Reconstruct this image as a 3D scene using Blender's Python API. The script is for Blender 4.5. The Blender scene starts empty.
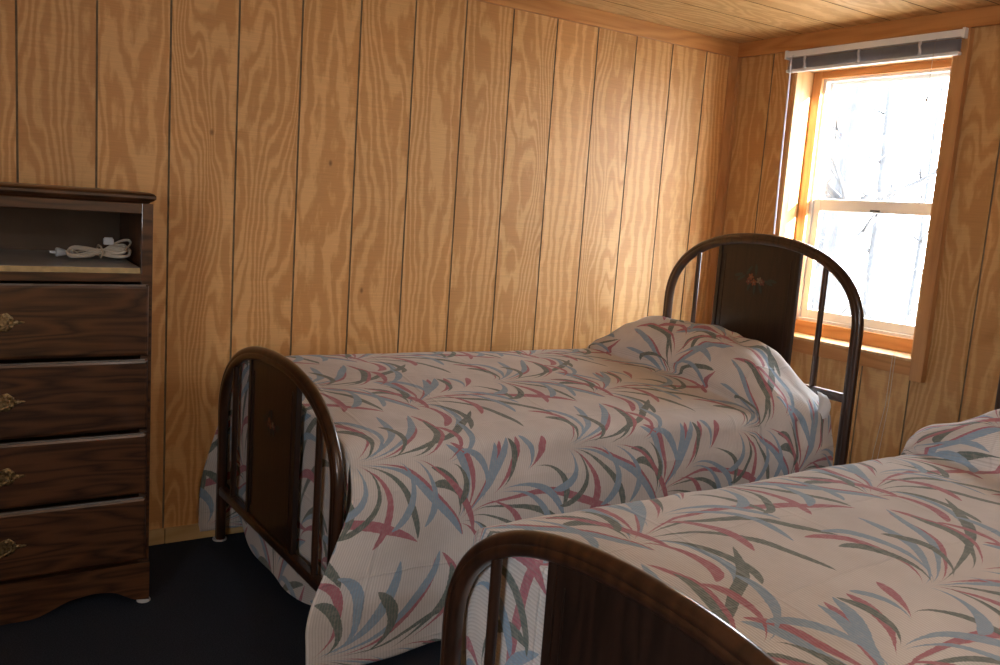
import bpy, bmesh, math, random
from mathutils import Vector, Matrix, noise
random.seed(7)
sc = bpy.context.scene
COL = sc.collection

# ------------------------------------------------------------------ camera
cam_d = bpy.data.cameras.new('camera')
cam = bpy.data.objects.new('camera', cam_d); COL.objects.link(cam)
cam_d.sensor_width = 36.0; cam_d.lens = 31.53; cam_d.clip_start = .02
rt = Vector((0.83413182, -0.54710364, 0.07001219)); up = Vector((0.02013481, 0.15705263, 0.98738496))
fw = Vector((0.55119751, 0.82219954, -0.14201843))
M3 = Matrix((rt, up, -fw)).transposed()
cam.matrix_world = Matrix.Translation((-0.1032, -3.1851, 1.3002)) @ M3.to_4x4()
sc.camera = cam

# ------------------------------------------------------------------ world, sun, exposure
sc.view_settings.view_transform = 'Standard'
sc.view_settings.look = 'None'
sc.view_settings.gamma = 1
sc.view_settings.use_curve_mapping = False
sc.view_settings.exposure = .92
sc.cycles.use_denoising = True
sc.cycles.max_bounces = 10; sc.cycles.diffuse_bounces = 6; sc.cycles.transparent_max_bounces = 12
sc.cycles.sample_clamp_indirect = 6

w = bpy.data.worlds.new('world'); sc.world = w; w.use_nodes = True
bg = w.node_tree.nodes['Background']
bg.inputs['Color'].default_value = (0.86, 0.94, 1.0, 1); bg.inputs['Strength'].default_value = 14.0

sd = bpy.data.lights.new('sun', 'SUN'); sd.energy = 36; sd.angle = math.radians(.6); sd.color = (1, .93, .82)
sun = bpy.data.objects.new('sun', sd); COL.objects.link(sun)
sun.rotation_euler = Vector((-.215, 1, -.14)).to_track_quat('-Z', 'Y').to_euler()

def portal(name, loc, direction, sx, sy):
    d = bpy.data.lights.new(name, 'AREA'); d.shape = 'RECTANGLE'; d.size = sx; d.size_y = sy
    d.cycles.is_portal = True
    o = bpy.data.objects.new(name, d); COL.objects.link(o); o.location = loc
    o.rotation_euler = Vector(direction).to_track_quat('-Z', 'Y').to_euler()
portal('window_portal', (3.545, -.76, 1.42), (-1, 0, 0), .66, 1.16)
WY0, WY1, WZ0, WZ1 = -3.9, -3.05, .95, 1.75       # unseen window added in the left wall to let in fill light
portal('window_portal', (-1.53, (WY0+WY1)/2, (WZ0+WZ1)/2), (1, 0, 0), WY1-WY0, WZ1-WZ0)

ld = bpy.data.lights.new('fill_lamp', 'POINT'); ld.energy = 14; ld.shadow_soft_size = .05; ld.color = (.84, .92, 1)  # unseen fill light, added behind the camera to raise the brightness
lo = bpy.data.objects.new('fill_lamp', ld); COL.objects.link(lo); lo.location = (1.0, -3.75, 1.98)

XR = 3.35; YF = -4.3; XL = -1.4; H = 2.19; S8 = .2286; G0 = .16037

# ------------------------------------------------------------------ helpers
def tag(o, label=None, cat=None, group=None, kind=None):
    if label: o['label'] = label
    if cat: o['category'] = cat
    if group: o['group'] = group
    if kind: o['kind'] = kind
    return o
def empty(name, loc, label, cat, group=None, rz=0):
    o = bpy.data.objects.new(name, None); COL.objects.link(o)
    o.location = loc; o.rotation_euler = (0, 0, rz); o.empty_display_size = .1
    return tag(o, label, cat, group)

class MB:
    def __init__(s): s.v = []; s.f = []; s.m = []
    def add(s, vs, fs, mi=0):
        n = len(s.v); s.v += [tuple(v) for v in vs]; s.f += [tuple(i+n for i in f) for f in fs]; s.m += [mi]*len(fs)
    def box(s, x0, x1, y0, y1, z0, z1, mi=0):
        x0, x1 = sorted((x0, x1)); y0, y1 = sorted((y0, y1)); z0, z1 = sorted((z0, z1))
        s.add([(x0,y0,z0),(x1,y0,z0),(x1,y1,z0),(x0,y1,z0),(x0,y0,z1),(x1,y0,z1),(x1,y1,z1),(x0,y1,z1)],
              [(0,3,2,1),(4,5,6,7),(0,1,5,4),(1,2,6,5),(2,3,7,6),(3,0,4,7)], mi)
    def prism(s, poly, axis, a0, a1, mi=0):
        # poly: 2-D points in the two other axes (cyclic order), swept from a0 to a1 on the axis
        n = len(poly)
        def mk(p, a):
            return (a, p[0], p[1]) if axis == 0 else (p[0], a, p[1]) if axis == 1 else (p[0], p[1], a)
        vs = [mk(p, a0) for p in poly] + [mk(p, a1) for p in poly]
        fs = [tuple(range(n))[::-1], tuple(range(n, 2*n))] + [(i, (i+1) % n, n+(i+1) % n, n+i) for i in range(n)]
        s.add(vs, fs, mi)
    def rings(s, rings, closed=False, caps=True, mi=0):
        n = len(rings[0]); vs = [v for r in rings for v in r]; fs = []
        m = len(rings)
        for i in range(m if closed else m-1):
            j = (i+1) % m
            for k in range(n):
                fs.append((i*n+k, i*n+(k+1) % n, j*n+(k+1) % n, j*n+k))
        if caps and not closed:
            fs.append(tuple(range(n))[::-1]); fs.append(tuple((m-1)*n+k for k in range(n)))
        s.add(vs, fs, mi)
    def tube(s, pts, r, n=10, closed=False, mi=0):
        pts = [Vector(p) for p in pts]; m = len(pts); rs = []
        ref = Vector((0, 0, 1)); prev = None
        for i in range(m):
            a = pts[(i-1) % m] if (closed or i > 0) else pts[i]
            b = pts[(i+1) % m] if (closed or i < m-1) else pts[i]
            t = (b-a).normalized()
            if prev is None:
                u_ = t.cross(ref)
                if u_.length < .1: u_ = t.cross(Vector((1, 0, 0)))
            else:
                u_ = prev - t*prev.dot(t)
            u_.normalize(); prev = u_; v_ = t.cross(u_)
            rr = r[i] if isinstance(r, (list, tuple)) else r
            rs.append([pts[i] + (u_*math.cos(2*math.pi*k/n) + v_*math.sin(2*math.pi*k/n))*rr for k in range(n)])
        s.rings(rs, closed, True, mi)
    def lathe(s, prof, c, n=20, mi=0):
        s.rings([[(c[0]+r*math.cos(2*math.pi*k/n), c[1]+r*math.sin(2*math.pi*k/n), c[2]+z) for k in range(n)] for r, z in prof], mi=mi)
    def build(s, name, mats, parent=None, smooth=False, bevel=0, seg=2, loc=None, auto=None, sub=0):
        me = bpy.data.meshes.new(name); me.from_pydata(s.v, [], s.f)
        if not isinstance(mats, (list, tuple)): mats = [mats]
        for m in mats: me.materials.append(m)
        for p, mi in zip(me.polygons, s.m): p.material_index = mi
        bm = bmesh.new(); bm.from_mesh(me); bmesh.ops.recalc_face_normals(bm, faces=bm.faces); bm.to_mesh(me); bm.free()
        if smooth:
            for p in me.polygons: p.use_smooth = True
        if auto is not None: me.set_sharp_from_angle(angle=math.radians(auto))
        o = bpy.data.objects.new(name, me); COL.objects.link(o)
        if parent: o.parent = parent
        if loc: o.location = loc
        if bevel:
            b = o.modifiers.new('bevel', 'BEVEL'); b.width = bevel; b.segments = seg; b.limit_method = 'ANGLE'; b.angle_limit = math.radians(40)
        if sub:
            b = o.modifiers.new('sub', 'SUBSURF'); b.levels = sub; b.render_levels = sub
        return o

# ------------------------------------------------------------------ materials
class NT:
    def __init__(s, name):
        s.mat = bpy.data.materials.new(name); s.mat.use_nodes = True; s.t = s.mat.node_tree
        s.b = s.t.nodes['Principled BSDF']
    def n(s, typ, ins=None, **kw):
        nd = s.t.nodes.new(typ)
        for k, v in kw.items(): setattr(nd, k, v)
        for k, v in (ins or {}).items():
            s.set(nd.inputs[k], v)
        return nd
    def set(s, sock, v):
        if isinstance(v, bpy.types.NodeSocket): s.t.links.new(v, sock)
        else: sock.default_value = v
    def math(s, op, a, b=None, c=None, clamp=False):
        nd = s.t.nodes.new('ShaderNodeMath'); nd.operation = op; nd.use_clamp = clamp
        s.set(nd.inputs[0], a)
        if b is not None: s.set(nd.inputs[1], b)
        if c is not None: s.set(nd.inputs[2], c)
        return nd.outputs[0]
    def ramp(s, fac, stops):
        nd = s.t.nodes.new('ShaderNodeValToRGB'); cr = nd.color_ramp
        while len(cr.elements) < len(stops): cr.elements.new(.5)
        for e, (p, c) in zip(cr.elements, stops): e.position = p; e.color = (*c, 1) if len(c) == 3 else c
        s.set(nd.inputs[0], fac); return nd.outputs[0]
    def mix(s, fac, a, b, bt='MIX'):
        nd = s.t.nodes.new('ShaderNodeMix'); nd.data_type = 'RGBA'; nd.blend_type = bt
        s.set(nd.inputs[0], fac)
        for k, v in ((6, a), (7, b)):
            if isinstance(v, (tuple, list)) and len(v) == 3: v = (*v, 1)
            s.set(nd.inputs[k], v)
        return nd.outputs[2]
    def bump(s, h, strength=.3, dist=.01):
        nd = s.n('ShaderNodeBump', {'Strength': strength, 'Distance': dist, 'Height': h})
        s.t.links.new(nd.outputs[0], s.b.inputs['Normal'])
    def noise(s, vec, scale, detail=3, rough=.5, dim='3D'):
        return s.n('ShaderNodeTexNoise', {'Vector': vec, 'Scale': scale, 'Detail': detail, 'Roughness': rough}).outputs[0]
    def out(s, **kw):
        for k, v in kw.items():
            nm = {'color': 'Base Color', 'rough': 'Roughness', 'metal': 'Metallic', 'coat': 'Coat Weight', 'spec': 'Specular IOR Level',
                  'coatr': 'Coat Roughness', 'sheen': 'Sheen Weight'}[k]
            if isinstance(v, tuple) and len(v) == 3: v = (*v, 1)
            s.set(s.b.inputs[nm], v)
        return s.mat

def plain(name, col, rough=.5, metal=0, coat=0, var=.08, scale=8, bump=0, bscale=200):
    t = NT(name); tc = t.n('ShaderNodeTexCoord').outputs['Object']
    f = t.noise(tc, scale, 4)
    a = tuple(c*(1-var) for c in col); b = tuple(min(1, c*(1+var)) for c in col)
    c = t.ramp(f, [(.3, a), (.7, b)])
    if bump: t.bump(t.noise(tc, bscale, 2), bump, .002)
    return t.out(color=c, rough=rough, metal=metal, coat=coat)

def pine(name, along, across, period, origin, light=(.71, .42, .175), dark=(.49, .22, .063), rough=.5, tone=1.0):
    """yellow-pine plywood: 'along' is the grain axis index, 'across' the axis the grooves divide"""
    t = NT(name); pos = t.n('ShaderNodeNewGeometry').outputs['Position']
    sx = t.n('ShaderNodeSeparateXYZ', {0: pos}).outputs
    a = sx[along]; c = sx[across]
    idx = t.math('FLOOR', t.math('DIVIDE', t.math('SUBTRACT', c, origin), period))
    wn = t.n('ShaderNodeTexWhiteNoise', {'W': idx}, noise_dimensions='1D').outputs
    rnd = wn[0]
    rs = t.n('ShaderNodeSeparateColor', {0: wn[1]}).outputs
    # broad field whose level lines are the cathedral figure
    cx = t.math('ADD', t.math('MULTIPLY', c, 5.5), t.math('MULTIPLY', rnd, 61.0))
    az = t.math('ADD', t.math('MULTIPLY', a, 1.15), t.math('MULTIPLY', rs[0], 37.0))
    v1 = t.n('ShaderNodeCombineXYZ', {0: cx, 1: az, 2: rs[1]}).outputs[0]
    field = t.noise(v1, 1.0, 2.2, .42)
    amp = t.math('MULTIPLY_ADD', t.math('POWER', rs[2], 1.1), 15.0, 3.5)
    lines = t.math('MULTIPLY_ADD', field, amp, t.math('MULTIPLY', c, t.math('MULTIPLY_ADD', rs[0], 20.0, 12.0)))
    # wobble
    v2 = t.n('ShaderNodeCombineXYZ', {0: t.math('MULTIPLY', c, 26.), 1: t.math('MULTIPLY', a, 9.), 2: rnd}).outputs[0]
    lines = t.math('MULTIPLY_ADD', t.noise(v2, 1.0, 3, .6), 1.1, lines)
    ph = t.math('FRACT', lines)
    band = t.math('SUBTRACT', 1.0, t.math('ABSOLUTE', t.math('MULTIPLY_ADD', ph, 2.0, -1.0)))
    # patches where the band is wide or thin
    v3 = t.n('ShaderNodeCombineXYZ', {0: t.math('MULTIPLY', c, 14.), 1: t.math('MULTIPLY', a, 2.2), 2: rs[0]}).outputs[0]
    bal = t.noise(v3, 1.0, 3, .6)
    bandn = t.math('MULTIPLY_ADD', bal, 1.25, t.math('ADD', band, -.62))
    m = t.ramp(bandn, [(.25, (0, 0, 0)), (.45, (.5, .5, .5)), (.70, (1, 1, 1))])
    # cross-ply fibre lines
    v4 = t.n('ShaderNodeCombineXYZ', {0: t.math('MULTIPLY', c, 9.), 1: t.math('MULTIPLY', a, 230.), 2: rnd}).outputs[0]
    fib = t.noise(v4, 1.0, 2, .5)
    v5 = t.n('ShaderNodeCombineXYZ', {0: t.math('MULTIPLY', c, 2.5), 1: t.math('MULTIPLY', a, 1.1), 2: 3.3}).outputs[0]
    big = t.noise(v5, 1.0, 3, .5)
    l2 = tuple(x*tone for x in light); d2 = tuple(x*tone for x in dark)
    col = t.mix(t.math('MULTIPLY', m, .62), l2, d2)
    k = t.math('MULTIPLY_ADD', fib, .28, .86)
    k = t.math('MULTIPLY', k, t.math('MULTIPLY_ADD', big, .3, .85))
    k = t.math('MULTIPLY', k, t.math('MULTIPLY_ADD', rs[1], .16, .92))
    kk = t.n('ShaderNodeCombineXYZ', {0: k, 1: k, 2: k}).outputs[0]
    col = t.mix(1.0, col, kk, 'MULTIPLY')
    # small knots
    v6 = t.n('ShaderNodeCombineXYZ', {0: t.math('MULTIPLY', c, 3.1), 1: t.math('MULTIPLY', a, 1.9), 2: rs[2]}).outputs[0]
    vo = t.n('ShaderNodeTexVoronoi', {'Vector': v6, 'Scale': 1.0}).outputs['Distance']
    kn = t.ramp(vo, [(.012, (1, 1, 1)), (.03, (0, 0, 0))])
    col = t.mix(t.math('MULTIPLY', kn, .75), col, (.16, .07, .025))
    t.bump(t.math('ADD', m, fib), .12, .002)
    return t.out(color=col, rough=rough, spec=.35)

def plankgroove(name, col): return plain(name, col, .8, var=.25, scale=30)

def darkwood(name, light, dark, along=0, rough=.34, coat=.25, scale=1.0, obj=True):
    t = NT(name); tc = t.n('ShaderNodeTexCoord').outputs['Object']
    oi = t.n('ShaderNodeObjectInfo').outputs['Random']
    sx = t.n('ShaderNodeSeparateXYZ', {0: tc}).outputs
    oth = [i for i in range(3) if i != along]
    A = t.math('MULTIPLY', sx[along], 1.6*scale)
    B = t.math('MULTIPLY', t.math('ADD', sx[oth[1]], t.math('MULTIPLY', oi, 17.)), 13.*scale)
    Cc = t.math('MULTIPLY', sx[oth[0]], 9.*scale)
    v = t.n('ShaderNodeCombineXYZ', {0: A, 1: B, 2: Cc}).outputs[0]
    f = t.noise(v, 1.0, 2, .5)
    ln = t.math('FRACT', t.math('MULTIPLY_ADD', f, 9.0, t.math('MULTIPLY', B, .7)))
    ln = t.math('SUBTRACT', 1., t.math('ABSOLUTE', t.math('MULTIPLY_ADD', ln, 2., -1.)))
    v2 = t.n('ShaderNodeCombineXYZ', {0: t.math('MULTIPLY', A, 6.), 1: t.math('MULTIPLY', B, 22.), 2: t.math('MULTIPLY', Cc, 22.)}).outputs[0]
    pore = t.noise(v2, 1., 2, .6)
    q = t.math('ADD', t.math('MULTIPLY', ln, .6), t.math('MULTIPLY', pore, .5))
    col = t.ramp(q, [(.2, dark), (.75, light)])
    t.bump(q, .1, .001)
    return t.out(color=col, rough=rough, coat=coat)

MAT = {}
MAT['pine_back'] = pine('pine_panel_back', 2, 0, S8, G0)
MAT['pine_side'] = pine('pine_panel_side', 2, 1, .2268, -.231, tone=.86)  # same plywood, darkened in colour to imitate dimmer light on the window wall
MAT['pine_ceil'] = pine('pine_panel_ceiling', 0, 1, .2255, -.39, light=(.70, .47, .22), dark=(.50, .28, .105))
MAT['groove'] = plankgroove('groove_paint', (.23, .165, .10))
MAT['groove_ceil'] = plankgroove('groove_ceiling', (.14, .08, .035))
MAT['trim'] = darkwood('pine_trim', (.60, .30, .10), (.46, .20, .06), 0, .5, .1, .5)
MAT['trim_y'] = darkwood('pine_trim_y', (.55, .255, .08), (.42, .17, .045), 1, .5, .1, .5)
MAT['trim_z'] = darkwood('pine_trim_z', (.55, .28, .105), (.43, .195, .065), 2, .5, .1, .5)
MAT['jamb'] = darkwood('pine_jamb', (.66, .42, .2), (.55, .31, .12), 2, .5, .05, .5)
MAT['baseb'] = darkwood('pine_baseboard', (.60, .42, .20), (.50, .33, .14), 0, .55, .05, .5)
MAT['dresser'] = darkwood('dresser_oak', (.090, .038, .016), (.020, .008, .004), 0, .34, .4)
MAT['dresser_v'] = darkwood('dresser_oak_side', (.12, .045, .016), (.035, .012, .005), 2, .36, .25)
MAT['dresser_in'] = plain('dresser_inside', (.10, .065, .04), .7, var=.2)
MAT['bed'] = darkwood('bed_enamel', (.048, .019, .009), (.020, .009, .005), 2, .28, .35, .6)
MAT['bed_panel'] = darkwood('bed_panel', (.024, .011, .007), (.012, .006, .004), 2, .36, .2, .8)
MAT['vinyl'] = plain('white_vinyl', (.88, .88, .87), .4, var=.03)
MAT['white'] = plain('white_plastic', (.75, .75, .76), .4, var=.04)
MAT['slat'] = plain('blind_slat', (.42, .43, .50), .35, var=.1)
MAT['brass'] = plain('antique_brass', (.26, .20, .11), .36, metal=1, var=.7, scale=120, bump=.5, bscale=260)
MAT['glint'] = plain('painted_glint', (.17, .15, .14), .3, var=.35, scale=14)  # pale colour standing in for the window's reflection on the drawer bevels
MAT['pad'] = plain('floor_pad', (.5, .52, .55), .6)
MAT['cord'] = plain('cord_vinyl', (.62, .57, .49), .5)
MAT['plug'] = plain('plug_vinyl', (.55, .60, .66), .45)
MAT['shelf'] = plain('shelf_laminate', (.48, .47, .46), .3, var=.15)
MAT['rawedge'] = plain('raw_edge', (.50, .39, .20), .8, var=.2, scale=40)
MAT['ticking'] = plain('mattress_ticking', (.6, .6, .6), .9, bump=.3)
MAT['pillow'] = plain('pillowcase', (.74, .78, .84), .9, bump=.2, bscale=400)
MAT['steel'] = plain('rail_steel', (.05, .03, .02), .4, metal=.6)
MAT['bark'] = plain('tree_bark', (.042, .044, .050), .9, var=.4, scale=6)
MAT['twig'] = plain('twig_bark', (.04, .04, .039), .9, var=.3, scale=6)

t = NT('carpet'); tc = t.n('ShaderNodeTexCoord').outputs['Object']
f1 = t.noise(tc, 260, 3, .7); f2 = t.noise(tc, 9, 3)
c = t.ramp(f1, [(.3, (.016, .021, .032)), (.7, (.056, .068, .096))])
c = t.mix(t.math('MULTIPLY', f2, .3), c, (.026, .032, .046))
t.bump(f1, .9, .006); MAT['carpet'] = t.out(color=c, rough=1., spec=.1)

t = NT('winter_ground'); tc = t.n('ShaderNodeTexCoord').outputs['Object']
MAT['ground'] = t.out(color=t.ramp(t.noise(tc, .8, 6, .7), [(.35, (.16, .15, .13)), (.65, (.42, .40, .37))]), rough=1.)

m = bpy.data.materials.new('window_glass'); m.use_nodes = True; nt = m.node_tree; nt.nodes.clear()
o_ = nt.nodes.new('ShaderNodeOutputMaterial'); tr = nt.nodes.new('ShaderNodeBsdfTransparent'); gl = nt.nodes.new('ShaderNodeBsdfGlossy')
gl.inputs['Roughness'].default_value = .02; mx = nt.nodes.new('ShaderNodeMixShader'); mx.inputs[0].default_value = .06
nt.links.new(tr.outputs[0], mx.inputs[1]); nt.links.new(gl.outputs[0], mx.inputs[2]); nt.links.new(mx.outputs[0], o_.inputs[0])
MAT['glass'] = m

# -- coverlet fabric: sprays of curved leaves, printed on ribbed cotton
def leaf_group():
    g = bpy.data.node_groups.new('printed_leaf', 'ShaderNodeTree')
    I = g.interface
    for nme, tp in (('P', 'NodeSocketVector'), ('C', 'NodeSocketVector'), ('E1', 'NodeSocketVector'), ('E2', 'NodeSocketVector'),
                    ('R', 'NodeSocketFloat'), ('K', 'NodeSocketFloat'), ('W', 'NodeSocketFloat'), ('In', 'NodeSocketColor'), ('Leaf', 'NodeSocketColor'), ('Rag', 'NodeSocketFloat')):
        I.new_socket(nme, in_out='INPUT', socket_type=tp)
    I.new_socket('Out', in_out='OUTPUT', socket_type='NodeSocketColor')
    N = g.nodes; L = g.links; gi = N.new('NodeGroupInput'); go = N.new('NodeGroupOutput')
    def vm(op, a, b=None):
        n = N.new('ShaderNodeVectorMath'); n.operation = op; L.new(a, n.inputs[0])
        if b is not None: L.new(b, n.inputs[1])
        return n
    def mt(op, a, b=None, clamp=False):
        n = N.new('ShaderNodeMath'); n.operation = op; n.use_clamp = clamp
        for i, x in enumerate((a, b)):
            if x is None: continue
            if isinstance(x, (int, float)): n.inputs[i].default_value = x
            else: L.new(x, n.inputs[i])
        return n.outputs[0]
    q = vm('SUBTRACT', gi.outputs['P'], gi.outputs['C']).outputs[0]
    a = vm('DOT_PRODUCT', q, gi.outputs['E1']).outputs['Value']; b = vm('DOT_PRODUCT', q, gi.outputs['E2']).outputs['Value']
    r = vm('LENGTH', q).outputs['Value']
    s = mt('MULTIPLY', mt('ARCTAN2', b, a), gi.outputs['K'])
    off = mt('ABSOLUTE', mt('ADD', mt('SUBTRACT', r, gi.outputs['R']), gi.outputs['Rag']))
    wd = mt('MULTIPLY', mt('MULTIPLY', mt('POWER', mt('MAXIMUM', s, 0.0), 2.0), mt('POWER', mt('MAXIMUM', mt('SUBTRACT', 1.0, s), 0.0), .72)), gi.outputs['W'])
    msk = mt('MULTIPLY', mt('SUBTRACT', wd, off), 900., True)
    mx = N.new('ShaderNodeMix'); mx.data_type = 'RGBA'
    L.new(msk, mx.inputs[0]); L.new(gi.outputs['In'], mx.inputs[6]); L.new(gi.outputs['Leaf'], mx.inputs[7]); L.new(mx.outputs[2], go.inputs[0])
    return g
def fabric():
    t = NT('coverlet_print'); uv = t.n('ShaderNodeUVMap').outputs[0]
    g = leaf_group()
    wob = t.n('ShaderNodeTexNoise', {'Vector': uv, 'Scale': 4.0, 'Detail': 1.0}).outputs['Color']
    wv = t.n('ShaderNodeVectorMath', {0: wob, 1: (.5, .5, .5)}, operation='SUBTRACT').outputs[0]
    wv = t.n('ShaderNodeVectorMath', {0: wv, 3: .05}, operation='SCALE').outputs[0]
    uvw = t.n('ShaderNodeVectorMath', {0: uv, 1: wv}, operation='ADD').outputs[0]
    sp = t.n('ShaderNodeSeparateXYZ', {0: uvw}).outputs
    rag = t.math('MULTIPLY_ADD', t.noise(uv, 110, 2, .6), .004, -.002)
    ROSE = (.40, .14, .18, 1); BLUE = (.25, .36, .48, 1); GREY = (.13, .165, .15, 1)
    base = t.ramp(t.noise(uv, 5, 4, .6), [(.35, (.57, .54, .525)), (.65, (.67, .64, .625))])
    col = base
    PU, PV = .74, .53
    # start-angle, turn (+left / -right), radius, length, halfwidth, shift along the stem, colour
    cyc = [BLUE, GREY, ROSE, BLUE, GREY, ROSE, GREY, BLUE, ROSE]
    def plume(k, q):
        out = []
        base = [(1, .62, .60, .00), (3, .42, .52, .01), (6, .30, .48, .02), (9, .22, .42, .00), (13, .165, .36, .01), (18, .125, .29, .00), (25, .10, .22, .01),
                (2, .24, .36, .16), (5, .16, .30, .18), (9, .12, .25, .10), (2, .17, .28, .29), (7, .10, .20, .30)]
        for i_, (an, R, ln, sh) in enumerate(base):
            for sg in (1, -1):
                if sg == -1 and i_ in (3, 10): continue
                f = 1+.15*math.sin(i_*2.3+sg*1.7+q*2.1)
                out.append((an*sg+2.5*math.sin(i_*1.9+q), sg, R*f*.86, ln*f, .0235-.0018*(i_ % 3), sh+.015*math.sin(i_*3.1+sg), cyc[(i_*2+(sg > 0)+k) % 9]))
        out.sort(key=lambda l: -l[3])
        return out
    A = plume(0, 0.); B = plume(2, 1.3)
    def lattice(col, leaves, ou, ov, rot):
        u_ = t.math('SUBTRACT', t.math('MODULO', t.math('ADD', sp[0], 10*PU+ou), PU), .10)
        v_ = t.math('SUBTRACT', t.math('MODULO', t.math('ADD', sp[1], 10*PV+ov), PV), PV/2)
        P = t.n('ShaderNodeCombineXYZ', {0: u_, 1: v_, 2: 0.}).outputs[0]
        for (ang, sg, R, ln, wd, sh, cc) in leaves:
            a = math.radians(ang*1.15+rot); d = Vector((math.cos(a), math.sin(a), 0)); nn = Vector((-d.y, d.x, 0))*sg
            rr = math.radians(rot)
            root = Vector((math.cos(rr), math.sin(rr), 0))*sh - d*.01
            C = root + nn*R; e1 = -nn; e2 = d
            while True:                                   # keep the whole leaf inside its repeat
                ok = True
                for q in range(9):
                    th = ln/R*q/8; p_ = C+(e1*math.cos(th)+e2*math.sin(th))*R
                    if not (-.09 < p_.x < PU-.115 and abs(p_.y) < PV/2-.014): ok = False
                if ok or ln < .05: break
                ln *= .95
            nd = t.t.nodes.new('ShaderNodeGroup'); nd.node_tree = g
            t.set(nd.inputs['P'], P); nd.inputs['C'].default_value = C; nd.inputs['E1'].default_value = e1; nd.inputs['E2'].default_value = e2
            nd.inputs['R'].default_value = R; nd.inputs['K'].default_value = R/ln; nd.inputs['W'].default_value = wd*2.7
            t.set(nd.inputs['In'], col); nd.inputs['Leaf'].default_value = cc; t.set(nd.inputs['Rag'], rag)
            col = nd.outputs[0]
        return col
    col = lattice(col, B, -.28, .985, 27)
    col = lattice(col, A, .05, .785, -3)
    # ribs of the weave, constant along the bed
    us = t.n('ShaderNodeSeparateXYZ', {0: uv}).outputs
    rib = t.math('SINE', t.math('MULTIPLY_ADD', t.noise(uv, 14, 2), 1.5, t.math('MULTIPLY', us[0], 2*math.pi/.0068)))
    r01 = t.math('MULTIPLY_ADD', rib, .5, .5)
    line = t.math('POWER', r01, 3.)
    col = t.mix(t.math('MULTIPLY', line, .34), col, (.30, .27, .26))
    wash = t.noise(uv, 70, 3, .7)
    col = t.mix(t.math('MULTIPLY', t.math('MAXIMUM', t.math('SUBTRACT', wash, .45), 0.), .8), col, (.62, .56, .52))
    ca = t.math('ABSOLUTE', t.math('SUBTRACT', t.math('FRACT', t.math('MULTIPLY_ADD', us[0], 2.9, t.math('MULTIPLY', t.noise(uv, 3, 2), .16))), .5))
    cb = t.math('ABSOLUTE', t.math('SUBTRACT', t.math('FRACT', t.math('MULTIPLY_ADD', us[1], 4.3, t.math('MULTIPLY', t.noise(uv, 3.3, 2), .20))), .5))
    cr_ = t.math('SUBTRACT', 1., t.math('MULTIPLY', t.math('MINIMUM', ca, cb), 45.), clamp=True)
    hgt = t.math('ADD', t.math('MULTIPLY', cr_, 1.4), t.math('MULTIPLY', rib, .15)); hgt = t.math('ADD', hgt, t.math('ADD', t.math('MULTIPLY', t.noise(uv, 45, 3), 1.2), t.math('MULTIPLY', t.noise(uv, 9, 3), 3.0)))
    t.bump(hgt, .5, .003)
    return t.out(color=col, rough=.95, spec=.15, sheen=.15)
MAT['coverlet'] = fabric()

# ------------------------------------------------------------------ room shell
def grooved(mb, a0, a1, z0, z1, face, back, grooves, axis, mi_g=1, gw=.0034, gd=.005):
    """a wall slab; face = room side coordinate, back = far side. axis 0: wall runs along x, 1: along y, 2: ceiling strips across y"""
    sgn = 1 if back > face else -1
    cuts = [a0]
    for g in sorted(grooves):
        if a0+gw < g < a1-gw: cuts += [g-gw, g+gw]
    cuts.append(a1)
    def pt(a, d, z):
        return (a, d, z) if axis == 0 else (d, a, z) if axis == 1 else (z, a, d)
    V = []; F = []; MI = []
    def quad(p, q, d0, d1, mi):
        n = len(V); V.extend([pt(p, d0, z0), pt(q, d1, z0), pt(q, d1, z1), pt(p, d0, z1)]); F.append((n, n+1, n+2, n+3)); MI.append(mi)
    for i in range(len(cuts)-1):
        if i % 2 == 0: quad(cuts[i], cuts[i+1], face, face, 0)
        else:
            f2 = face+sgn*gd
            quad(cuts[i], cuts[i], face, f2, mi_g); quad(cuts[i], cuts[i+1], f2, f2, mi_g); quad(cuts[i+1], cuts[i+1], f2, face, mi_g)
    quad(a0, a1, back, back, 0); quad(a0, a0, face, back, 0); quad(a1, a1, face, back, 0)
    for z in (z0, z1):
        n = len(V); V.extend([pt(a0, face, z), pt(a1, face, z), pt(a1, back, z), pt(a0, back, z)]); F.append((n, n+1, n+2, n+3)); MI.append(0)
    n = len(mb.v); mb.v += V; mb.f += [tuple(i+n for i in f) for f in F]; mb.m += MI
def st(o): o['kind'] = 'structure'; return o

b = MB(); b.box(XL-.15, XR+.18, YF-.15, .15, -.12, 0); st(b.build('floor', MAT['carpet']))
cg = [-.39-.2255*k+.2255 for k in range(0, 20)]
b = MB(); grooved(b, YF-.15, .15, XL-.15, XR+.18, H, H+.12, cg, 2, gw=.0025, gd=.005); st(b.build('ceiling', [MAT['pine_ceil'], MAT['groove_ceil']]))
xg = [G0+S8*k for k in range(-8, 15)]
b = MB(); grooved(b, XL, XR, 0, H, 0, .14, xg, 0); st(b.build('wall_back', [MAT['pine_back'], MAT['groove']]))
yg = [-.231-.2268*k for k in range(0, 19)]
OY0, OY1, OZ0, OZ1 = -1.145, -.378, .78, 2.045
b = MB()
grooved(b, YF, OY0, 0, H, XR, XR+.17, yg, 1); grooved(b, OY1, .14, 0, H, XR, XR+.17, yg, 1)
grooved(b, OY0, OY1, 0, OZ0, XR, XR+.17, yg, 1); grooved(b, OY0, OY1, OZ1, H, XR, XR+.17, yg, 1)
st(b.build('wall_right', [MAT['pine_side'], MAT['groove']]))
b = MB(); grooved(b, YF, WY0, 0, H, XL, XL-.14, yg, 1); grooved(b, WY1, .14, 0, H, XL, XL-.14, yg, 1)
grooved(b, WY0, WY1, 0, WZ0, XL, XL-.14, yg, 1); grooved(b, WY0, WY1, WZ1, H, XL, XL-.14, yg, 1)
st(b.build('wall_left', [MAT['pine_side'], MAT['groove']]))
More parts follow.
